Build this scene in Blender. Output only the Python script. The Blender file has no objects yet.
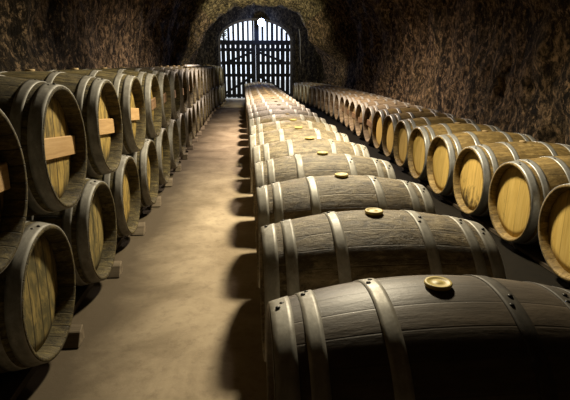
import bpy, bmesh, math, random
from mathutils import Vector, Matrix, noise
random.seed(7)
PI = math.pi
scene = bpy.context.scene
COL = scene.collection

# ------------------------------------------------------------------ helpers
def link(o):
    COL.objects.link(o); return o

def mesh_obj(name, verts, faces, mat, parent=None, smooth=True, uvs=None, matidx=None):
    me = bpy.data.meshes.new(name)
    me.from_pydata(verts, [], faces)
    mats = mat if isinstance(mat, (list, tuple)) else [mat]
    for m in mats: me.materials.append(m)
    if uvs is not None:
        l = me.uv_layers.new(name='UVMap')
        for p in me.polygons:
            for li, u in zip(p.loop_indices, uvs[p.index]): l.data[li].uv = u
    if matidx:
        for p, i in zip(me.polygons, matidx): p.material_index = i
    for p in me.polygons: p.use_smooth = smooth
    me.update()
    o = bpy.data.objects.new(name, me); link(o)
    if parent: o.parent = parent
    return o

def box_data(x0, x1, y0, y1, z0, z1, b=0.0):
    """bevelled box as verts / faces"""
    bm = bmesh.new()
    bmesh.ops.create_cube(bm, size=1)
    for v in bm.verts:
        v.co = Vector(((x0 + x1) / 2 + v.co.x * (x1 - x0), (y0 + y1) / 2 + v.co.y * (y1 - y0), (z0 + z1) / 2 + v.co.z * (z1 - z0)))
    if b: bmesh.ops.bevel(bm, geom=bm.edges[:], offset=b, segments=1, affect='EDGES')
    bm.verts.ensure_lookup_table()
    V = [v.co.copy() for v in bm.verts]; F = [[v.index for v in f.verts] for f in bm.faces]
    bm.free(); return V, F

def box(name, x0, x1, y0, y1, z0, z1, mat, parent=None, b=0.004, M=None):
    V, F = box_data(x0, x1, y0, y1, z0, z1, b)
    if M: V = [M @ v for v in V]
    return mesh_obj(name, V, F, mat, parent, smooth=False)

def lathe(name, prof, n, mat, parent=None, uvlen=True, closed=False, warp=None):
    """prof: [(x, r)] revolved round the X axis"""
    V = []; F = []; UV = []
    m = len(prof)
    for i in range(n):
        a = 2 * PI * i / n
        for (x, r) in prof:
            rr = r + (warp(x, a) if warp else 0)
            V.append((x, rr * math.sin(a), rr * math.cos(a)))
    for i in range(n):
        i2 = (i + 1) % n
        for j in range(m if closed else m - 1):
            j2 = (j + 1) % m
            F.append((i * m + j, i2 * m + j, i2 * m + j2, i * m + j2))
            UV.append([(i / n, prof[j][0]), ((i + 1) / n, prof[j][0]), ((i + 1) / n, prof[j2][0]), (i / n, prof[j2][0])])
    return mesh_obj(name, V, F, mat, parent, uvs=UV)

def fix_normals(o):
    bm = bmesh.new(); bm.from_mesh(o.data)
    bmesh.ops.recalc_face_normals(bm, faces=bm.faces[:]); bm.to_mesh(o.data); bm.free()

def tag(o, label, cat, group=None, kind=None):
    if label: o['label'] = label
    if cat: o['category'] = cat
    if group: o['group'] = group
    if kind: o['kind'] = kind
    return o

def empty(name, loc=(0, 0, 0)):
    o = bpy.data.objects.new(name, None); o.location = loc; o.empty_display_size = .1
    return link(o)

def structure(o):
    o['kind'] = 'structure'; return o

# ------------------------------------------------------------------ materials
class NT:
    def __init__(s, name):
        s.m = bpy.data.materials.new(name); s.m.use_nodes = True
        s.t = s.m.node_tree; s.n = s.t.nodes; s.l = s.t.links
        s.b = s.n['Principled BSDF']
    def new(s, typ, **kw):
        n = s.n.new(typ)
        for k, v in kw.items():
            if hasattr(n, k): setattr(n, k, v)
        return n
    def math(s, op, a, b=None, c=None):
        n = s.n.new('ShaderNodeMath'); n.operation = op
        for i, v in enumerate((a, b, c)):
            if v is None: continue
            if isinstance(v, (int, float)): n.inputs[i].default_value = v
            else: s.l.new(v, n.inputs[i])
        return n.outputs[0]
    def vmath(s, op, a, b):
        n = s.n.new('ShaderNodeVectorMath'); n.operation = op
        for i, v in enumerate((a, b)):
            if isinstance(v, tuple): n.inputs[i].default_value = v
            else: s.l.new(v, n.inputs[i])
        return n.outputs[0]
    def noise(s, vec, scale, detail=4, rough=.55, w=None, dist=0):
        n = s.n.new('ShaderNodeTexNoise'); n.noise_dimensions = '4D' if w is not None else '3D'
        n.inputs['Scale'].default_value = scale; n.inputs['Detail'].default_value = detail
        n.inputs['Roughness'].default_value = rough; n.inputs['Distortion'].default_value = dist
        s.l.new(vec, n.inputs['Vector'])
        if w is not None: s.l.new(w, n.inputs['W'])
        return n.outputs['Fac']
    def ramp(s, fac, stops, interp='LINEAR'):
        n = s.n.new('ShaderNodeValToRGB'); cr = n.color_ramp; cr.interpolation = interp
        while len(cr.elements) < len(stops): cr.elements.new(.5)
        for e, (p, c) in zip(cr.elements, stops):
            e.position = p; e.color = (c, c, c, 1) if isinstance(c, (int, float)) else (*c, 1)
        s.l.new(fac, n.inputs[0]); return n.outputs[0]
    def mix(s, fac, a, b, mode='MIX'):
        n = s.n.new('ShaderNodeMix'); n.data_type = 'RGBA'; n.blend_type = mode
        for sock, v in ((n.inputs[0], fac), (n.inputs[6], a), (n.inputs[7], b)):
            if isinstance(v, (int, float)): sock.default_value = v
            elif isinstance(v, tuple): sock.default_value = (*v, 1)
            else: s.l.new(v, sock)
        return n.outputs[2]
    def bump(s, h, strength=.5, dist=.01, prev=None):
        n = s.n.new('ShaderNodeBump'); n.inputs['Strength'].default_value = strength
        n.inputs['Distance'].default_value = dist; s.l.new(h, n.inputs['Height'])
        if prev is not None: s.l.new(prev, n.inputs['Normal'])
        return n.outputs[0]
    def out(s, col=None, rough=None, metal=0, normal=None, spec=.5):
        b = s.b
        for k, v in (('Base Color', col), ('Roughness', rough), ('Metallic', metal), ('Normal', normal), ('Specular IOR Level', spec)):
            if v is None: continue
            if isinstance(v, (int, float)): b.inputs[k].default_value = v
            elif isinstance(v, tuple): b.inputs[k].default_value = (*v, 1)
            else: s.l.new(v, b.inputs[k])
        return s.m

def rnd(t):
    return t.math('MULTIPLY', t.new('ShaderNodeObjectInfo').outputs['Random'], 37.0)

def stave_mat(name, dark, mid, light, stain, nst=26, stain_amt=.5, rough=.75, spec=.3, line=1.0, mott=0.0):
    t = NT(name)
    uv = t.new('ShaderNodeUVMap').outputs[0]; tc = t.new('ShaderNodeTexCoord').outputs['Object']
    w = rnd(t)
    sx = t.new('ShaderNodeSeparateXYZ'); t.l.new(uv, sx.inputs[0])
    u = t.math('MULTIPLY', sx.outputs[0], nst)
    cell = t.math('FLOOR', u); fr = t.math('FRACT', u)
    wn = t.new('ShaderNodeTexWhiteNoise'); wn.noise_dimensions = '2D'
    cb = t.new('ShaderNodeCombineXYZ'); t.l.new(cell, cb.inputs[0]); t.l.new(w, cb.inputs[1])
    t.l.new(cb.outputs[0], wn.inputs['Vector'])
    rv = wn.outputs['Value']
    gv = t.vmath('MULTIPLY', tc, (2.5, 34, 34))
    grain = t.noise(gv, 1.6, 6, .62, w=w)
    blotch = t.noise(t.vmath('MULTIPLY', tc, (6, 11, 11)), 1, 6, .65, w=w, dist=.3)
    base = t.ramp(grain, [(.28, dark), (.5, mid), (.72, light)])
    tint = t.math('MULTIPLY_ADD', rv, .5, .72)
    tn = t.new('ShaderNodeCombineXYZ')
    for i in range(3): t.l.new(tint, tn.inputs[i])
    base = t.mix(1.0, base, tn.outputs[0], 'MULTIPLY')
    base = t.mix(t.math('MULTIPLY', t.ramp(blotch, [(.42, 0), (.68, 1)]), stain_amt), base, stain)
    edge = t.math('MINIMUM', fr, t.math('SUBTRACT', 1.0, fr))
    el = t.ramp(edge, [(0, 0), (.045, 1)])
    if mott:
        fl = t.noise(t.vmath('MULTIPLY', tc, (14, 30, 30)), 1, 9, .78, w=w, dist=.9)
        base = t.mix(t.math('MULTIPLY', t.ramp(fl, [(.41, 1), (.49, 0)]), mott), base, tuple(c * .45 for c in dark))
        base = t.mix(t.math('MULTIPLY', t.ramp(fl, [(.53, 0), (.61, 1)]), mott * .7), base, tuple(min(1, c * 1.35) for c in light))
    elm = t.math('SUBTRACT', 1.0, t.math('MULTIPLY', t.math('SUBTRACT', 1.0, el), line))
    base = t.mix(elm, tuple(c * .3 for c in dark), base)
    h = t.math('ADD', t.math('MULTIPLY', grain, .35), t.math('ADD', t.math('MULTIPLY', elm, .5), t.math('MULTIPLY', blotch, .5)))
    if mott: h = t.math('ADD', h, t.math('MULTIPLY', fl, 1.3 * mott))
    return t.out(base, rough, 0, t.bump(h, .8, .003 + .008 * min(1, mott)), spec)

def board_mat(name, dark, mid, light, stain, stain_lo=.5, stain_amt=.8, nb=9.5, rough=.7, z_stain=0.0, spec=.3):
    """barrel head: upright boards across the disc; object coordinates, y across, z along"""
    t = NT(name)
    tc = t.new('ShaderNodeTexCoord').outputs['Object']; w = rnd(t)
    sx = t.new('ShaderNodeSeparateXYZ'); t.l.new(tc, sx.inputs[0])
    u = t.math('ADD', t.math('MULTIPLY', sx.outputs[1], nb), 40.3)
    cell = t.math('FLOOR', u); fr = t.math('FRACT', u)
    wn = t.new('ShaderNodeTexWhiteNoise'); wn.noise_dimensions = '2D'
    cb = t.new('ShaderNodeCombineXYZ'); t.l.new(cell, cb.inputs[0]); t.l.new(w, cb.inputs[1])
    t.l.new(cb.outputs[0], wn.inputs['Vector']); rv = wn.outputs['Value']
    grain = t.noise(t.vmath('MULTIPLY', tc, (20, 42, 3.2)), 1.3, 6, .6, w=w, dist=.25)
    base = t.ramp(grain, [(.25, dark), (.5, mid), (.75, light)])
    tint = t.math('MULTIPLY_ADD', rv, .35, .8)
    tn = t.new('ShaderNodeCombineXYZ')
    for i in range(3): t.l.new(tint, tn.inputs[i])
    base = t.mix(1.0, base, tn.outputs[0], 'MULTIPLY')
    bl = t.noise(t.vmath('MULTIPLY', tc, (10, 13, 6)), 1, 7, .72, w=w, dist=.6)
    if z_stain: bl = t.math('ADD', bl, t.math('MULTIPLY', sx.outputs[2], -z_stain))
    base = t.mix(t.math('MULTIPLY', t.ramp(bl, [(stain_lo, 0), (stain_lo + .14, 1)]), stain_amt), base, stain)
    edge = t.math('MINIMUM', fr, t.math('SUBTRACT', 1.0, fr))
    el = t.ramp(edge, [(0, 0), (.04 if nb < 8 else .085, 1)])
    base = t.mix(t.math('SUBTRACT', 1.0, t.math('MULTIPLY', t.math('SUBTRACT', 1.0, el), .55 if nb < 8 else 1.0)), tuple(c * (.45 if nb < 8 else .12) for c in dark), base)
    h = t.math('ADD', t.math('MULTIPLY', grain, .4), t.math('MULTIPLY', el, .5))
    return t.out(base, rough, 0, t.bump(h, .6, .004), spec)

def metal_mat(name, a, b, c, rough=.5, metal=.75, dirt=(.12, .10, .07)):
    t = NT(name)
    tc = t.new('ShaderNodeTexCoord').outputs['Object']; w = rnd(t)
    n1 = t.noise(t.vmath('MULTIPLY', tc, (40, 18, 18)), 1, 6, .7, w=w)
    n2 = t.noise(tc, 9, 5, .65, w=w, dist=.5)
    base = t.ramp(n1, [(.3, a), (.5, b), (.7, c)])
    base = t.mix(t.math('MULTIPLY', t.ramp(n2, [(.46, 0), (.7, 1)]), .75), base, dirt)
    r = t.math('MULTIPLY_ADD', n2, .35, rough - .15)
    return t.out(base, r, t.math('MULTIPLY', t.ramp(n2, [(.45, 1), (.7, .2)]), metal), t.bump(n1, .35, .002))

def wood_mat(name, a, b, c, axis=1, rough=.75, scale=1.0, spec=.3):
    t = NT(name)
    tc = t.new('ShaderNodeTexCoord').outputs['Object']; w = rnd(t)
    s = [34 * scale] * 3; s[axis] = 2.4 * scale
    g = t.noise(t.vmath('MULTIPLY', tc, tuple(s)), 1, 6, .62, w=w, dist=.3)
    bl = t.noise(tc, 4, 4, .6, w=w)
    base = t.ramp(g, [(.28, a), (.5, b), (.74, c)])
    base = t.mix(t.math('MULTIPLY', t.ramp(bl, [(.4, 0), (.75, 1)]), .5), base, a)
    return t.out(base, rough, 0, t.bump(g, .6, .004), spec)

def rock_mat(name, a, b, c, moss, bump=1.0):
    t = NT(name)
    tc = t.new('ShaderNodeTexCoord').outputs['Object']
    big = t.noise(t.vmath('MULTIPLY', tc, (1.1, 1.1, .6)), 1.0, 5, .6, dist=.4)
    streak = t.noise(t.vmath('MULTIPLY', tc, (6.5, 6.5, 2.4)), 1.5, 10, .74, dist=1.2)
    fine = t.noise(t.vmath('MULTIPLY', tc, (1, 1, .6)), 15, 9, .82, dist=.35)
    base = t.ramp(streak, [(.40, a), (.5, b), (.60, c)])
    base = t.mix(t.ramp(big, [(.45, 0), (.68, .7)]), base, moss)
    cl = t.noise(t.vmath('MULTIPLY', tc, (2.2, 2.2, .28)), 1, 4, .6, dist=.5)
    base = t.mix(t.ramp(cl, [(.38, .8), (.48, 0)]), base, tuple(x * .4 for x in a))
    base = t.mix(t.ramp(fine, [(.44, .9), (.505, 0)]), base, tuple(x * .3 for x in a))
    base = t.mix(t.ramp(fine, [(.53, 0), (.60, .9)]), base, tuple(min(1, x * 1.7) for x in c))
    h = t.math('ADD', t.math('MULTIPLY', streak, 1.6), t.math('MULTIPLY', fine, 1.0))
    return t.out(base, .8, 0, t.bump(h, bump, .12), .3)

def plain(name, col, rough=.5, metal=0, spec=.4, emis=None, es=0):
    t = NT(name); m = t.out(col, rough, metal, None, spec)
    if emis: t.b.inputs['Emission Color'].default_value = (*emis, 1); t.b.inputs['Emission Strength'].default_value = es
    return m

M = {}
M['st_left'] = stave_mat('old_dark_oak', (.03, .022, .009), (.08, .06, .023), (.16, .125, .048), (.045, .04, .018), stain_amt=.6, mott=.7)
M['st_mid'] = stave_mat('weathered_grey_oak', (.11, .08, .038), (.245, .19, .105), (.40, .33, .20), (.09, .068, .032), stain_amt=.75, rough=.6, spec=.5, line=.45, mott=.75)
M['st_front'] = stave_mat('smooth_dark_oak', (.09, .068, .044), (.145, .112, .076), (.20, .158, .11), (.07, .055, .04), stain_amt=.55, rough=.5, spec=.5, line=.3, mott=.15)
M['st_brown'] = stave_mat('weathered_brown_oak', (.12, .085, .04), (.225, .17, .09), (.34, .27, .155), (.095, .072, .034), stain_amt=.7, rough=.6, spec=.45, line=.4, mott=.8)
M['st_right'] = stave_mat('pale_oak', (.14, .09, .03), (.26, .175, .06), (.38, .275, .11), (.10, .07, .028), stain_amt=.75, rough=.6, line=.5, mott=.6)
M['st_right_old'] = stave_mat('aged_tan_oak', (.15, .10, .055), (.29, .215, .125), (.44, .35, .23), (.11, .08, .045), stain_amt=.6, line=.6, mott=.5)
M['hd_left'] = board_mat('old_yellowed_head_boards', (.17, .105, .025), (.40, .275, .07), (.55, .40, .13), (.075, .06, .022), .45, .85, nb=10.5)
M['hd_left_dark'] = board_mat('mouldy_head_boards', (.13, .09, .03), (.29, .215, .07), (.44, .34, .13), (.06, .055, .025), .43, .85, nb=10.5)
M['hd_right'] = board_mat('new_oak_head_boards', (.50, .32, .075), (.66, .45, .12), (.78, .56, .18), (.22, .14, .05), .60, .7, nb=6.5)
M['hd_right_stained'] = board_mat('stained_oak_head_boards', (.48, .30, .07), (.64, .43, .12), (.76, .54, .17), (.05, .035, .015), .57, .95, nb=6.5, z_stain=.75)
M['hd_right_specks'] = board_mat('speckled_oak_head_boards', (.50, .32, .075), (.66, .45, .12), (.78, .56, .18), (.13, .09, .03), .62, .75, nb=6.5, z_stain=.4)
M['hd_old'] = board_mat('aged_tan_head_boards', (.19, .13, .055), (.33, .24, .115), (.45, .35, .18), (.12, .085, .04), .5, .7, nb=9)
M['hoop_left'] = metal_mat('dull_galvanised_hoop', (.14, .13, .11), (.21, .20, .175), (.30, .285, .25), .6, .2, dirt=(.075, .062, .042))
M['hoop_mid'] = metal_mat('pale_galvanised_hoop', (.34, .325, .28), (.45, .43, .375), (.60, .575, .50), .5, .2, dirt=(.20, .165, .105))
M['hoop_right'] = metal_mat('clean_galvanised_hoop', (.26, .265, .26), (.37, .375, .365), (.50, .50, .49), .42, .5, dirt=(.22, .20, .16))
M['hoop_dull'] = metal_mat('dull_dark_hoop', (.05, .043, .034), (.09, .078, .06), (.15, .13, .10), .6, .2, dirt=(.05, .04, .028))  # darker hoop colour, used on one side of the front barrel
M['rivet'] = plain('dark_rivet_steel', (.03, .028, .025), .45, .6)
M['bung'] = plain('yellow_silicone', (.72, .56, .17), .5, 0, .5)
M['bung_wood'] = wood_mat('wooden_bung', (.25, .17, .08), (.4, .29, .15), (.5, .38, .2), 2)
M['batten_or'] = wood_mat('orange_batten_wood', (.34, .20, .08), (.50, .32, .14), (.62, .42, .21), 1)
M['batten_dk'] = wood_mat('brown_batten_wood', (.12, .07, .035), (.22, .13, .065), (.32, .2, .1), 1)
M['beam'] = wood_mat('dark_rail_timber', (.035, .025, .015), (.075, .055, .035), (.12, .09, .06), 1)
M['chock'] = wood_mat('chock_timber', (.10, .075, .05), (.19, .15, .10), (.28, .22, .15), 0)
M['gate'] = wood_mat('black_gate_timber', (.006, .006, .008), (.014, .014, .017), (.025, .024, .028), 2)
M['iron'] = plain('dark_iron', (.05, .045, .045), .45, .6)
M['rock_r'] = rock_mat('brown_hewn_rock', (.022, .013, .007), (.14, .09, .048), (.44, .295, .165), (.165, .12, .05))
M['rock_l'] = rock_mat('brown_streaked_rock', (.026, .016, .008), (.165, .11, .058), (.44, .305, .175), (.14, .10, .047))
M['rock_c'] = rock_mat('ceiling_rock', (.045, .03, .015), (.20, .15, .075), (.42, .33, .17), (.22, .185, .08))
M['rock_d'] = rock_mat('shade_dark_rock', (.015, .010, .006), (.06, .045, .026), (.14, .11, .065), (.07, .055, .03))  # end wall: shade around the gate put into a darker rock colour
M['cable'] = plain('pale_cable', (.4, .38, .33), .6)

# floor: worn beige concrete, darker towards the left stack
t = NT('worn_concrete')
tc = t.new('ShaderNodeTexCoord').outputs['Object']
sx = t.new('ShaderNodeSeparateXYZ'); t.l.new(tc, sx.inputs[0])
n1 = t.noise(tc, 1.6, 7, .65, dist=.4); n2 = t.noise(tc, 14, 8, .7); n3 = t.noise(tc, 120, 4, .6)
c = t.ramp(n1, [(.3, (.27, .21, .135)), (.55, (.41, .33, .225)), (.75, (.51, .42, .29))])
c = t.mix(t.ramp(n2, [(.3, .55), (.5, 0)]), c, (.21, .16, .105))
c = t.mix(t.ramp(n3, [(.55, 0), (.8, .35)]), c, (.48, .40, .30))
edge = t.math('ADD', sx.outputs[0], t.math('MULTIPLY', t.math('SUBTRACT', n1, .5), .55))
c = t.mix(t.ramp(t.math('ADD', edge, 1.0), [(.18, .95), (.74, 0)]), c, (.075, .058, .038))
c = t.mix(t.ramp(t.math('ADD', sx.outputs[0], t.math('MULTIPLY', n1, .3)), [(.93, 0), (1.0, 1)]), c, t.ramp(n2, [(.3, (.006, .005, .003)), (.7, (.014, .011, .007))]))  # shade between middle and right rows, painted in as near-black
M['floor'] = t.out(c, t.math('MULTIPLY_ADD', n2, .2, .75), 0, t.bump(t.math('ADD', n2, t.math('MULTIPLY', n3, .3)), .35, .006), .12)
M['ground'] = plain('pale_gravel', (.6, .58, .52), .9)
M['leaf'] = plain('leaf_green', (.06, .10, .03), .6)
M['bark'] = plain('grey_bark', (.10, .08, .06), .8)

# ------------------------------------------------------------------ the tunnel
Y0, Y1 = -2.2, 19.75
def lerp(tab, y):
    if y <= tab[0][0]: return tab[0][1]
    for (a, va), (b, vb) in zip(tab, tab[1:]):
        if y <= b:
            s = (y - a) / (b - a); s = s * s * (3 - 2 * s)
            return va + (vb - va) * s
    return tab[-1][1]
XL_T = [(-3, -2.08), (14.5, -2.05), (18.6, -1.90), (19.8, -1.88)]
XR_T = [(-3, 3.16), (5, 3.2), (9, 3.45), (12.5, 3.52), (15.5, 3.42), (18.8, 3.28), (19.8, 3.22)]
HC_T = [(-3, 3.8), (14.8, 3.9), (16.9, 3.22), (17.8, 3.6), (19.8, 3.6)]
SH_T = [(14.6, 0), (16.9, .29), (17.8, .14), (19.8, .10)]
ZS = 1.25
NT_ = 110
def section(y, s):
    """s in 0..1 from the left foot over the crown to the right foot"""
    xl, xr, hc = lerp(XL_T, y), lerp(XR_T, y), lerp(HC_T, y)
    cx, hw = (xl + xr) / 2, (xr - xl) / 2
    if s < .2: return Vector((xl, y, ZS * s / .2)), Vector((1, 0, 0))
    if s > .8: return Vector((xr, y, ZS * (1 - s) / .2)), Vector((-1, 0, 0))
    a = PI * (1 - (s - .2) / .6)
    ca, sa = math.cos(a), math.sin(a)
    e = .86
    px = math.copysign(abs(ca) ** e, ca); pz = abs(sa) ** e
    n = Vector((-ca, 0, -sa)).normalized()
    k = min(1, max(0, (hc - ZS) * pz / 1.0)); k = k * k * (3 - 2 * k)
    px *= 1 - lerp(SH_T, y) * k
    return Vector((cx - .12 * lerp(SH_T, y) / .27 * k + hw * px, y, ZS + (hc - ZS) * pz)), n
def rock_disp(p):
    q = Vector((p.x * 1.1, p.y * 1.1, p.z * .7))
    d = .16 * noise.fractal(q * .8, 1.0, 2.0, 3)
    q2 = Vector((p.x * 4.2, p.y * 5.0, p.z * 1.7))
    d += .085 * noise.fractal(q2, .7, 2.1, 5)
    d += .10 * (abs(noise.noise(Vector((p.x * 2.2, p.y * 2.6, p.z * .9)) + Vector((9, 4, 1)))))
    d -= .16 * max(0, noise.noise(Vector((p.x * 1.7, p.y * 1.9, p.z * .22))) - .12)
    return d
def vault(name, s0, s1, mat, ns):
    ny = 330
    V = []; F = []
    for j in range(ny + 1):
        y = Y0 + (Y1 + .25 - Y0) * j / ny
        for i in range(ns + 1):
            p, n = section(y, s0 + (s1 - s0) * i / ns)
            V.append(p + n * (rock_disp(p) - .04))
    for j in range(ny):
        for i in range(ns):
            a = j * (ns + 1) + i
            F.append((a, a + 1, a + ns + 2, a + ns + 1))
    return structure(mesh_obj(name, V, F, mat))
vault('wall_left', 0, .34, M['rock_l'], 56)
vault('ceiling', .34, .66, M['rock_c'], 56)
vault('wall_right', .66, 1, M['rock_r'], 56)

# floor
V = []; F = []
nx, ny = 60, 150
for j in range(ny + 1):
    for i in range(nx + 1):
        x = -2.6 + 6.6 * i / nx; y = Y0 - .3 + (Y1 + 1.2 - Y0) * j / ny
        V.append((x, y, .006 * noise.noise(Vector((x, y, 0))) - .006))
for j in range(ny):
    for i in range(nx):
        a = j * (nx + 1) + i; F.append((a, a + 1, a + nx + 2, a + nx + 1))
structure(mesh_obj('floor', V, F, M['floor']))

# end wall with arched opening, 0.5 m thick
GX, GW, GS, GT = .52, 1.40, 2.22, 3.02          # centre, half width, spring height, crown
def arch_pts(hw, zs, zt, n=28):
    P = [(GX - hw, -.05), (GX - hw, zs)]
    for i in range(1, n):
        a = PI * (1 - i / n); P.append((GX + hw * math.cos(a), zs + (zt - zs) * math.sin(a)))
    P += [(GX + hw, zs), (GX + hw, -.05)]
    return P
inner = arch_pts(GW + .04, GS, GT + .04)
cm = (lerp(XL_T, 19.8) + lerp(XR_T, 19.8)) / 2
V = []; F = []
K = 12
for dpt in (0, 1):
    for (x, z) in inner:
        d = Vector((x - GX, z - 1.2)); 
        dd = d.normalized() if d.length else Vector((0, 1))
        for k in range(K + 1):
            if z < 0: ex, ez = (GX + math.copysign(3.2, x - GX), z)
            else: ex, ez = GX + dd.x * 3.6, 1.2 + dd.y * 3.6
            s = k / K
            px, pz = x + (ex - x) * s, z + (ez - z) * s
            dy = rock_disp(Vector((px, 3, pz))) * .9 if k else .02
            V.append((px, Y1 - dy if dpt == 0 else Y1 + .5, pz))
m = len(inner)
for i in range(m - 1):
    for k in range(K):
        a = i * (K + 1) + k; b = a + K + 1
        F.append((a, a + 1, b + 1, b))
        a2 = a + m * (K + 1); b2 = b + m * (K + 1); F.append((a2, b2, b2 + 1, a2 + 1))
    a = i * (K + 1); b = a + K + 1
    F.append((a, b, b + m * (K + 1), a + m * (K + 1)))
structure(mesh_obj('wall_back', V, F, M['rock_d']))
# wall behind the camera
V = []; F = []
for j in range(31):
    for i in range(31):
        x = -2.9 + 7 * i / 30; z = -.1 + 4.3 * j / 30
        V.append((x, Y0 + .15 + rock_disp(Vector((x, -5, z))), z))
for j in range(30):
    for i in range(30):
        a = j * 31 + i; F.append((a, a + 1, a + 32, a + 31))
structure(mesh_obj('wall_front', V, F, M['rock_l']))

# outside
V = [(-14, Y1 + .5, -.02), (14, Y1 + .5, -.02), (14, 45, -.02), (-14, 45, -.02)]
structure(mesh_obj('ground', V, [(0, 1, 2, 3)], M['ground'], smooth=False))

# ------------------------------------------------------------------ gate
gate = empty('arched_gate', (0, Y1 + .12, 0))
tag(gate, 'black arched double plank gate with daylight through its slits', 'gate')
def slab2d(name, pts, y0, y1, mat, parent):
    """outline in x-z extruded along y"""
    n = len(pts)
    V = [(x, y0, z) for x, z in pts] + [(x, y1, z) for x, z in pts]
    F = [tuple(range(n))[::-1], tuple(range(n, 2 * n))] + [(i, (i + 1) % n, n + (i + 1) % n, n + i) for i in range(n)]
    o = mesh_obj(name, V, F, mat, parent, smooth=False); fix_normals(o); return o
# frame: band following the arch
o_ = arch_pts(GW + .03, GS, GT + .02); i_ = arch_pts(GW - .05, GS, GT - .05)
V = []; F = []
for y in (-.06, .06):
    for P in (o_, i_):
        V += [(x, y, max(z, 0)) for x, z in P]
n = len(o_)
for k in range(n - 1):
    a = k; F += [(k, k + 1, n + k + 1, n + k), (2 * n + k, 3 * n + k, 3 * n + k + 1, 2 * n + k + 1),
                 (n + k, n + k + 1, 3 * n + k + 1, 3 * n + k), (k, 2 * n + k, 2 * n + k + 1, k + 1)]
fr = mesh_obj('gate_frame', V, F, M['iron'], gate, smooth=False); fix_normals(fr)
box('transom', GX - GW, GX + GW, -.055, .055, GS - .14, GS + .03, M['gate'], gate)
def zarch(x, hw, zt): 
    q = (x - GX) / hw
    return GS + (zt - GS) * math.sqrt(max(0, 1 - q * q))
# fanlight bars
rg = random.Random(3)
xs = [GX - 1.22 + .187 * k for k in range(14)]
for x in xs:
    wdt = .07 + rg.random() * .035
    if abs(x - GX) < .07: continue
    z1 = min(zarch(x - wdt / 2, GW - .02, GT - .03), zarch(x + wdt / 2, GW - .02, GT - .03))
    box('fanlight_bar', x - wdt / 2, x + wdt / 2, -.02, .02, GS, z1, M['gate'], gate, b=.003)
box('centre_post', GX - .05, GX + .05, -.035, .035, GS, GT - .03, M['gate'], gate, b=.004)
# two leaves
for side in (-1, 1):
    x0, x1 = (GX - GW + .05, GX - .004) if side < 0 else (GX + .004, GX + GW - .05)
    root = empty('gate_leaf'); root.parent = gate
    tag(root, 'left leaf' if side < 0 else 'right leaf', None)
    npl = 7; pw = (x1 - x0) / npl
    for k in range(npl):
        gap = .026 + rg.random() * .02
        a = x0 + k * pw + gap / 2; b = x0 + (k + 1) * pw - gap / 2
        if side < 0 and k == npl - 1: b = x1
        if side > 0 and k == 0: a = x0
        box('plank', a, b, -.012, .018, .05 + rg.random() * .02, GS - .10, M['gate'], root, b=.003)
    for z in (.10, .88, 1.34, 1.84):
        box('rail', x0 + .003, x1 - .003, -.045, -.012, z, z + .12, M['gate'], root, b=.003)
    # diagonal braces
    for (za, zb) in ((.22, .92), (1.38, 1.82)):
        xa, xb = (x0 + .08, x1 - .08) if side < 0 else (x1 - .08, x0 + .08)
        L = math.hypot(xb - xa, zb - za); ang = math.atan2(zb - za, xb - xa)
        Mx = Matrix.Translation(((xa + xb) / 2, -.028, (za + zb) / 2)) @ Matrix.Rotation(-ang, 4, 'Y')
        box('brace', -L / 2, L / 2, -.015, .014, -.045, .045, M['gate'], root, b=.003, M=Mx)
    zc = 1.05
    hx = x1 - .10 if side < 0 else x0 + .10
    box('handle', hx - .012, hx + .012, -.085, -.05, zc - .09, zc + .09, M['iron'], root, b=.005)

# lamp at the crown of the gate
lamp = empty('floodlight', (.74, Y1 - .24, 2.88)); lamp.scale = (1.6, 1.6, 1.6)
tag(lamp, 'glaring blue-white floodlight fixed at the crown of the gate arch', 'lamp')
def disc_y(name, prof, mat, parent, n=28):
    V = []; F = []
    for y, rr in prof:
        for i in range(n):
            a = 2 * PI * i / n; V.append((rr * math.cos(a), y, rr * math.sin(a)))
    for j in range(len(prof) - 1):
        for i in range(n): F.append((j * n + i, j * n + (i + 1) % n, (j + 1) * n + (i + 1) % n, (j + 1) * n + i))
    F.append(tuple(range(n))[::-1]); F.append(tuple(range((len(prof) - 1) * n, len(prof) * n)))
    o = mesh_obj(name, V, F, mat, parent); fix_normals(o); return o
disc_y('housing', [(-.035, .085), (-.03, .10), (.02, .095), (.06, .05), (.07, .03)], M['iron'], lamp)
box('bracket', -.015, .015, .03, .13, .03, .09, M['iron'], lamp, b=.004)
mlens = plain('lit_lamp_glass', (.8, .85, 1), .3, 0, .5, (.50, .66, 1), 40)
disc_y('lens', [(-.058, .02), (-.054, .05), (-.045, .072), (-.034, .083)], mlens, lamp)

# cable down the right side of the arch
def tube(name, pts, r, mat, parent=None, n=6):
    V = []; F = []
    pts = [Vector(p) for p in pts]
    for i, p in enumerate(pts):
        d = (pts[min(i + 1, len(pts) - 1)] - pts[max(i - 1, 0)]).normalized()
        up = Vector((0, 1, 0)) if abs(d.y) < .9 else Vector((1, 0, 0))
        a = d.cross(up).normalized(); b = d.cross(a)
        for k in range(n):
            q = 2 * PI * k / n; V.append(p + (a * math.cos(q) + b * math.sin(q)) * r)
    for i in range(len(pts) - 1):
        for k in range(n):
            F.append((i * n + k, i * n + (k + 1) % n, (i + 1) * n + (k + 1) % n, (i + 1) * n + k))
    F.append(tuple(range(n))[::-1]); F.append(tuple(range((len(pts) - 1) * n, len(pts) * n)))
    return mesh_obj(name, V, F, mat, parent)
cb_ = tube('hanging_cable', [(2.12 + .10 * s + .02 * math.sin(s * 6), Y1 - .75, 2.62 - 1.25 * s) for s in [i / 14 for i in range(15)]], .012, M['cable'])
tag(cb_, 'thin pale cable hanging down the rock right of the gate', 'cable')

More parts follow.
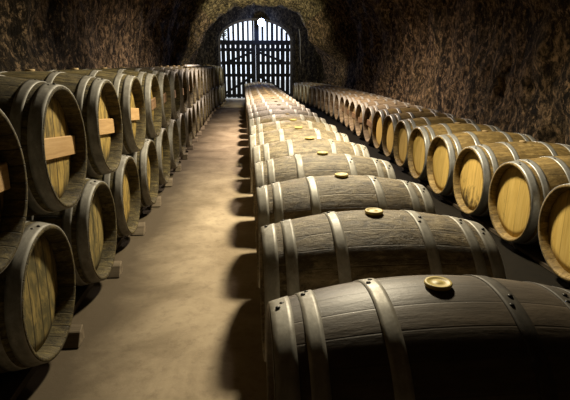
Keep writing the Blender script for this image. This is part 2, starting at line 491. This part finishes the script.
# sapling outside, seen through the fanlight
sap = empty('sapling', (-1.15, Y1 + 3.6, 0))
tag(sap, 'leafy sapling outside, dark against daylight in the left of the fanlight', 'tree')
tube('trunk', [(0, 0, -.02), (.03, 0, .8), (.0, .03, 1.6), (.08, 0, 2.5)], .03, M['bark'], sap)
V = []; F = []
for i in range(260):
    c0 = Vector((.08 + random.gauss(0, .28), random.gauss(0, .2), 2.62 + random.gauss(0, .16)))
    a = Vector((random.gauss(0, 1), random.gauss(0, 1), random.gauss(0, 1))).normalized() * .06
    b = a.cross(Vector((random.gauss(0, 1), random.gauss(0, 1), random.gauss(0, 1)))).normalized() * .03
    k = len(V); V += [c0 - a, c0 + b, c0 + a, c0 - b]; F.append((k, k + 1, k + 2, k + 3))
mesh_obj('foliage', V, F, M['leaf'], sap, smooth=False)

# ------------------------------------------------------------------ barrels (axis along X)
HL = .475
def prof_r(x, rim, bil): return rim + (bil - rim) * (1 - (abs(x) / HL) ** 2.0)

def RECESS(kind): return .075 if kind.startswith('left') or kind == 'rightold' else .052
_cache = {}
def barrel_meshes(kind):
    """meshes shared by every barrel of a kind"""
    if kind in _cache: return _cache[kind]
    rim, bil, stv, hoop = KIND[kind][:4]
    hi = KIND[kind][4]          # segments
    N = 104 if hi else 56
    rec = RECESS(kind)
    P = []
    # inner wall from head to chime, chime edge, outside, and back in
    P += [(-HL + rec + .012, rim - .030), (-HL + rec * .5, rim - .026), (-HL + .006, rim - .019), (-HL, rim - .014), (-HL, rim - .003), (-HL + .003, rim)]
    m = 22
    for i in range(1, m): 
        x = -HL + 2 * HL * i / m; P.append((x, prof_r(x, rim, bil)))
    P += [(HL - .003, rim), (HL, rim - .003), (HL, rim - .014), (HL - .006, rim - .019), (HL - rec * .5, rim - .026), (HL - rec - .012, rim - .030)]
    st = lathe('staves', P, N, M[stv]); fix_normals(st)
    out = {'staves': st.data}
    bpy.data.objects.remove(st)
    hoops = []
    for (xa, xb) in ((HL - .060, HL - .003), (HL - .132, HL - .086), (.152, .198)):
        hp = []
        k = 5
        for i in range(k): 
            x = xa + (xb - xa) * i / (k - 1); hp.append((x, prof_r(x, rim, bil) + .0035))
        hp = [(xa, prof_r(xa, rim, bil) - .001)] + hp + [(xb, prof_r(xb, rim, bil) - .001)]
        o = lathe('hoop', hp, N, M[hoop]); fix_normals(o); hoops.append((o.data, (xa + xb) / 2)); bpy.data.objects.remove(o)
    out['hoops'] = hoops
    # head disc, slightly dished, with board thickness
    for key, mt in (('head', KIND[kind][5]), ('head2', KIND[kind][6]), ('head3', KIND[kind][-1])):
        R = rim - .029
        V = [(0, 0, 0)]; F = []; nr = 5; n = 48
        for r in range(1, nr + 1):
            rr = R * r / nr
            for i in range(n):
                a = 2 * PI * i / n
                V.append((-.004 * (1 - (rr / R) ** 2) if r < nr else .004, rr * math.sin(a), rr * math.cos(a)))
        for i in range(n): F.append((0, 1 + i, 1 + (i + 1) % n))
        for r in range(nr - 1):
            for i in range(n):
                a = 1 + r * n + i; b = 1 + r * n + (i + 1) % n; F.append((a, a + n, b + n, b))
        # back rim gives the board its thickness
        k = len(V)
        for i in range(n):
            a = 2 * PI * i / n; V.append((.018, R * math.sin(a), R * math.cos(a)))
        for i in range(n):
            a = 1 + (nr - 1) * n + i; b = 1 + (nr - 1) * n + (i + 1) % n; F.append((a, k + i, k + (i + 1) % n, b))
        o = mesh_obj('head', V, F, M[mt]); out[key] = o.data; bpy.data.objects.remove(o)
    _cache[kind] = out
    return out
#             rim   bilge  staves     hoops        hi   head        alt head
KIND = {
 'left':    (.300, .360, 'st_left', 'hoop_left', True, 'hd_left', 'hd_left_dark'),
 'leftfar': (.300, .360, 'st_left', 'hoop_left', False, 'hd_left', 'hd_left_dark'),
 'mid1':    (.278, .345, 'st_front', 'hoop_mid', True, 'hd_old', 'hd_old'),
 'midb':    (.278, .345, 'st_brown', 'hoop_mid', True, 'hd_old', 'hd_old'),
 'mid':     (.278, .345, 'st_mid', 'hoop_mid', True, 'hd_old', 'hd_old'),
 'midfar':  (.278, .345, 'st_mid', 'hoop_mid', False, 'hd_old', 'hd_old'),
 'right':   (.300, .345, 'st_right', 'hoop_right', True, 'hd_right', 'hd_right_stained', 'hd_right_specks'),
 'rightold':(.300, .345, 'st_right_old', 'hoop_mid', False, 'hd_old', 'hd_old'),
}
# little meshes
def disc_stack(prof, n, mat):
    """prof [(z, r)] capped both ends, axis Z"""
    V = []; F = []
    for z, r in prof:
        for i in range(n):
            a = 2 * PI * i / n; V.append((r * math.cos(a), r * math.sin(a), z))
    for j in range(len(prof) - 1):
        for i in range(n):
            F.append((j * n + i, j * n + (i + 1) % n, (j + 1) * n + (i + 1) % n, (j + 1) * n + i))
    F.append(tuple(range(n))[::-1]); F.append(tuple(range((len(prof) - 1) * n, len(prof) * n)))
    o = mesh_obj('tmp', V, F, mat); me = o.data; bpy.data.objects.remove(o); return me
bung_me = disc_stack([(-.03, .028), (.0, .030), (.001, .037), (.008, .039), (.012, .037), (.012, .030), (.010, .028), (.010, .012), (.0115, .010)], 28, M['bung'])
cork_me = disc_stack([(-.03, .026), (.008, .029), (.013, .027)], 18, M['bung_wood'])
rivet_me = disc_stack([(-.002, .0075), (.002, .007), (.004, .004)], 10, M['rivet'])
def me_of(o):
    me = o.data; bpy.data.objects.remove(o); return me
bat_me = {k: me_of(box('cross_batten', -.022, .0, -.262, .262, -.052, .052, M[k], b=.004)) for k in ('batten_or', 'batten_dk')}
# batten ends follow the round head
for me in bat_me.values():
    for v in me.vertices:
        s = math.copysign(1, v.co.y); v.co.y = s * math.sqrt(.264 ** 2 - v.co.z ** 2)

def part(name, me, parent, loc=(0, 0, 0), rot=(0, 0, 0), scale=(1, 1, 1)):
    o = bpy.data.objects.new(name, me); o.location = loc; o.rotation_euler = rot; o.scale = scale
    COL.objects.link(o); o.parent = parent; return o

def barrel(kind, loc, label, group, face, alt=False, bung='cork', batten=None, rivets=False, rz=0.0, top_roll=0.0, tilt=None, dull_side=0):
    """face: -1 the shown head looks to -X, +1 to +X.  loc is the barrel's centre."""
    rim, bil = KIND[kind][:2]
    g = barrel_meshes(kind)
    root = empty('wine_barrel', loc); root.rotation_euler = (0, 0, rz)
    tag(root, label, 'barrel', group)
    roll = random.uniform(-.12, .12)
    part('staves', g['staves'], root, rot=(random.uniform(0, 2 * PI), 0, 0))
    hr = random.uniform(-.12, .12) if tilt is None else tilt
    for s in (-1, 1):
        hx = s * (HL - RECESS(kind))
        h = part('head', g['head3' if alt == 3 else 'head2' if alt else 'head'], root, (hx, 0, 0), (hr if s < 0 else -hr, 0, 0 if s < 0 else PI))
        if batten and s == face:
            b = part('cross_batten', bat_me[batten], root, (hx + s * .003, 0, .0), (hr if s < 0 else -hr, 0, 0 if s < 0 else PI))
        for q, (me, xm) in enumerate(g['hoops']):
            name = ('chime_hoop', 'quarter_hoop', 'bilge_hoop')[q]
            ho = part(name, me, root, rot=(random.uniform(-.05, .05) + roll, 0, 0 if s > 0 else PI))
            if s == dull_side:
                ho.material_slots[0].link = 'OBJECT'; ho.material_slots[0].material = M['hoop_dull']
                ho['label'] = 'dull dark hoop'
            if rivets:
                rr = prof_r(xm, rim, bil) + .0035
                a0 = [-.06, .10, .02][q] * (1 if s > 0 else -1) + top_roll
                for da in (-.055, .055):
                    a = a0 + da
                    part('rivet', rivet_me, ho, (xm + (.008 if da > 0 else -.006), rr * math.sin(a), rr * math.cos(a)), (-a, 0, 0))
    if bung == 'silicone': part('bung', bung_me, root, (0, 0, bil + .002))
    else: part('bung', cork_me, root, (0, 0, bil - .002))
    return root

ORD = ['first', 'second', 'third', 'fourth', 'fifth', 'sixth', 'seventh', 'eighth', 'ninth', 'tenth', 'eleventh', 'twelfth', 'thirteenth', 'fourteenth', 'fifteenth']
def place(k, n):
    """k-th of n from the camera end"""
    if k == 0: return 'nearest the camera'
    if k == n - 1: return 'nearest the gate'
    if k < n / 2: return ORD[k] + ' from the camera end'
    return ORD[n - 1 - k] + ' from the gate'

# --- left stack, two tiers
ZL, ZU, PL = .385, .970, .839
XLH = [(0, -.87), (14, -.87), (17.0, -.68), (19.5, -.62)]
nL = 21
for k in range(nL):
    y = 1.24 + PL * k
    near = k < 6
    d = random.uniform(-.012, .012)
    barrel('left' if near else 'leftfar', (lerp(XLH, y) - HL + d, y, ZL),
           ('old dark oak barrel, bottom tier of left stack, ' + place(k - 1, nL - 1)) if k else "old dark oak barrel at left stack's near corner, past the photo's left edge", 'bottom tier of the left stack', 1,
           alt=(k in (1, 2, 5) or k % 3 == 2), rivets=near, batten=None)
nU = 20
for k in range(nU):
    y = 1.24 + PL * (k + .5)
    near = k < 6
    d = random.uniform(-.012, .012)
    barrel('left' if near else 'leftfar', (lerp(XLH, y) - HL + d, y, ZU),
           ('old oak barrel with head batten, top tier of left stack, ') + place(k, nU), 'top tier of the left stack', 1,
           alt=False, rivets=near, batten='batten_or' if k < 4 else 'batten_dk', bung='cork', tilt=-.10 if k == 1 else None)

# --- middle row
ZM, PM, YM = .425, .697, 1.215
nM = 24
mk = ['mid1', 'midb', 'midb', 'mid', 'mid', 'mid', 'mid', 'midb', 'midb', 'midb']
for k in range(nM):
    y = YM + PM * k
    kd = mk[k] if k < len(mk) else 'midfar'
    what = {'mid1': 'smooth dark oak barrel', 'midb': 'brown weathered oak barrel', 'mid': 'pale weathered oak barrel', 'midfar': 'pale weathered oak barrel'}[kd]
    barrel(kd, (.060 + HL + (random.uniform(-.01, .01) if k > 2 else 0), y, ZM), what + (', yellow bung, middle row, ' if k < 7 else ', middle row, ') + place(k, nM), 'middle row of barrels', -1,
           bung='silicone' if k < 7 else 'cork', rivets=k < 6, top_roll=-.25, dull_side=1 if k == 0 else 0)

# --- right row
ZR, PR, YR = .362, .70, 2.70
XRH = [(0, 1.985), (4.6, 1.985), (8.6, 2.13), (11.5, 2.24), (14.5, 2.24), (17.5, 2.08), (19.5, 1.85)]
nR = 24
rights = []
for k in range(nR):
    y = YR + PR * k
    x = lerp(XRH, y) + HL
    if k < 8:
        kd = 'right'; st = k in (1, 2)
        lab = {0: 'clean yellow oak barrel in right row, nearest the camera', 1: 'yellow oak barrel with mould specks low on its head, second in right row',
               2: 'yellow oak barrel with black stain on its lower head, third in right row'}.get(k, 'clean yellow oak barrel in right row, %s from the camera end' % ORD[k])
        barrel(kd, (x, y, ZR), lab, 'right row of barrels', -1, alt=(3 if k == 1 else k == 2), tilt={1: .03, 2: .06}.get(k), rivets=k < 3)
    else:
        barrel('rightold', (x, y, ZR), 'aged tan oak barrel with head batten, right row, ' + place(k, nR), 'right row of barrels', -1, batten='batten_dk')

# --- timber rails under the rows
def rail(x_of, dx, w, h, y0, y1, label):
    n = 24; V = []; F = []
    for i in range(n + 1):
        y = y0 + (y1 - y0) * i / n; x = x_of(y) + dx
        V += [(x - w / 2, y, 0), (x + w / 2, y, 0), (x + w / 2, y, h), (x - w / 2, y, h)]
    for i in range(n):
        for k in range(4):
            a = i * 4 + k; b = i * 4 + (k + 1) % 4; F.append((a, b, b + 4, a + 4))
    F += [(3, 2, 1, 0), tuple(n * 4 + k for k in range(4))]
    o = mesh_obj('timber_rail', V, F, M['beam'], smooth=False); fix_normals(o)
    tag(o, label, 'timber', 'timber rails under the barrels')
def hgt(zc, rim, bil, dx):
    return zc - max(prof_r(HL - q, rim, bil) for q in (dx - .065, dx, dx + .065)) - .005
rail(lambda y: lerp(XLH, y), -.16, .08, hgt(ZL, .30, .36, .16), 1.0, 18.3, 'dark timber rail under the left stack, on the aisle side')
rail(lambda y: .060, .14, .10, hgt(ZM, .278, .345, .14), .95, 17.6, 'dark timber rail under the middle row, on the aisle side')
rail(lambda y: .060, .81, .10, hgt(ZM, .278, .345, .14), .95, 17.6, 'dark timber rail under the middle row, on the side away from the aisle')
rail(lambda y: lerp(XRH, y), .14, .10, hgt(ZR, .30, .345, .14), 2.4, 19.1, 'dark timber rail under the front ends of the right row')

# --- chocks at the foot of the left stack
for k in range(nL):
    y = 1.24 + PL * k + .20
    x = lerp(XLH, y) + .02
    w, hh, L = .10, .085, .10
    V = [(x - L, y - w * .5, 0), (x, y - w * .5, 0), (x, y + w * .5, 0), (x - L, y + w * .5, 0),
         (x - L, y - w * .02, hh * .75), (x, y - w * .02, hh * .75), (x, y + w * .45, hh), (x - L, y + w * .45, hh)]
    F = [(0, 3, 2, 1), (4, 5, 6, 7), (0, 1, 5, 4), (1, 2, 6, 5), (2, 3, 7, 6), (3, 0, 4, 7)]
    o = mesh_obj('wooden_chock', V, F, M['chock'], smooth=False)
    bm = bmesh.new(); bm.from_mesh(o.data); bmesh.ops.bevel(bm, geom=bm.edges[:], offset=.004, segments=1, affect='EDGES'); bm.to_mesh(o.data); bm.free()
    tag(o, ('wooden chock against bottom-tier barrel of left stack, ' + place(k - 1, nL - 1)) if k else "wooden chock at left stack's near corner, past the photo's left edge", 'chock', 'wooden chocks under the left stack')

# pale strip lying on the top tier, left
strip = box('metal_strip', -.03, .03, -1.35, 1.35, 0, .035, plain('pale_painted_metal', (.75, .72, .66), .45), b=.006)
strip.location = (-1.085, 11.2, ZU + .3495)
tag(strip, 'long pale metal strip lying on the top-tier barrels of the left stack', 'metal strip')

# ------------------------------------------------------------------ light
def spot(name, loc, target, power, col, size=.08, cone=120, blend=.6):
    d = bpy.data.lights.new(name, 'SPOT'); d.energy = power; d.color = col; d.shadow_soft_size = size
    d.spot_size = math.radians(cone); d.spot_blend = blend
    o = link(bpy.data.objects.new(name, d)); o.location = loc
    o.rotation_euler = (Vector(target) - Vector(loc)).to_track_quat('-Z', 'Y').to_euler(); return o
def point(name, loc, power, col, size=.08):
    d = bpy.data.lights.new(name, 'POINT'); d.energy = power; d.color = col; d.shadow_soft_size = size
    o = link(bpy.data.objects.new(name, d)); o.location = loc; return o
WARM = (1, .87, .62); PINK = (1, .81, .65)
spot('ceiling_lamp_front', (.80, 4.6, 2.95), (.45, 3.6, .5), 820, WARM, .17, 155, .9)
spot('ceiling_lamp_middle', (.62, 9.5, 2.85), (.55, 9.4, 0), 900, PINK, .10, 162, .75)
spot('ceiling_lamp_far', (.40, 14.6, 2.6), (.45, 17.5, 2.6), 260, (1, .90, .62), .08, 130, .5)
point('gate_floodlight', (.74, Y1 - .50, 2.80), 32, (.25, .40, 1), .06)

w = bpy.data.worlds.new('daylight'); scene.world = w; w.use_nodes = True
bg = w.node_tree.nodes['Background']; bg.inputs[0].default_value = (.78, .86, 1, 1); bg.inputs[1].default_value = 1.8

# ------------------------------------------------------------------ camera
f, phi, psi, H = 486.5, .273, .084, 1.374
cam = bpy.data.cameras.new('camera'); co = link(bpy.data.objects.new('camera', cam))
cam.sensor_width = 36; cam.lens = f * 36 / 570; cam.clip_start = .02; cam.clip_end = 200
co.location = (0, 0, H); co.rotation_euler = (PI / 2 - phi, 0, -psi)
scene.camera = co
vs = scene.view_settings
vs.view_transform = 'Standard'; vs.look = 'None'; vs.gamma = 1; vs.exposure = 0
try: vs.use_curve_mapping = False
except Exception: pass
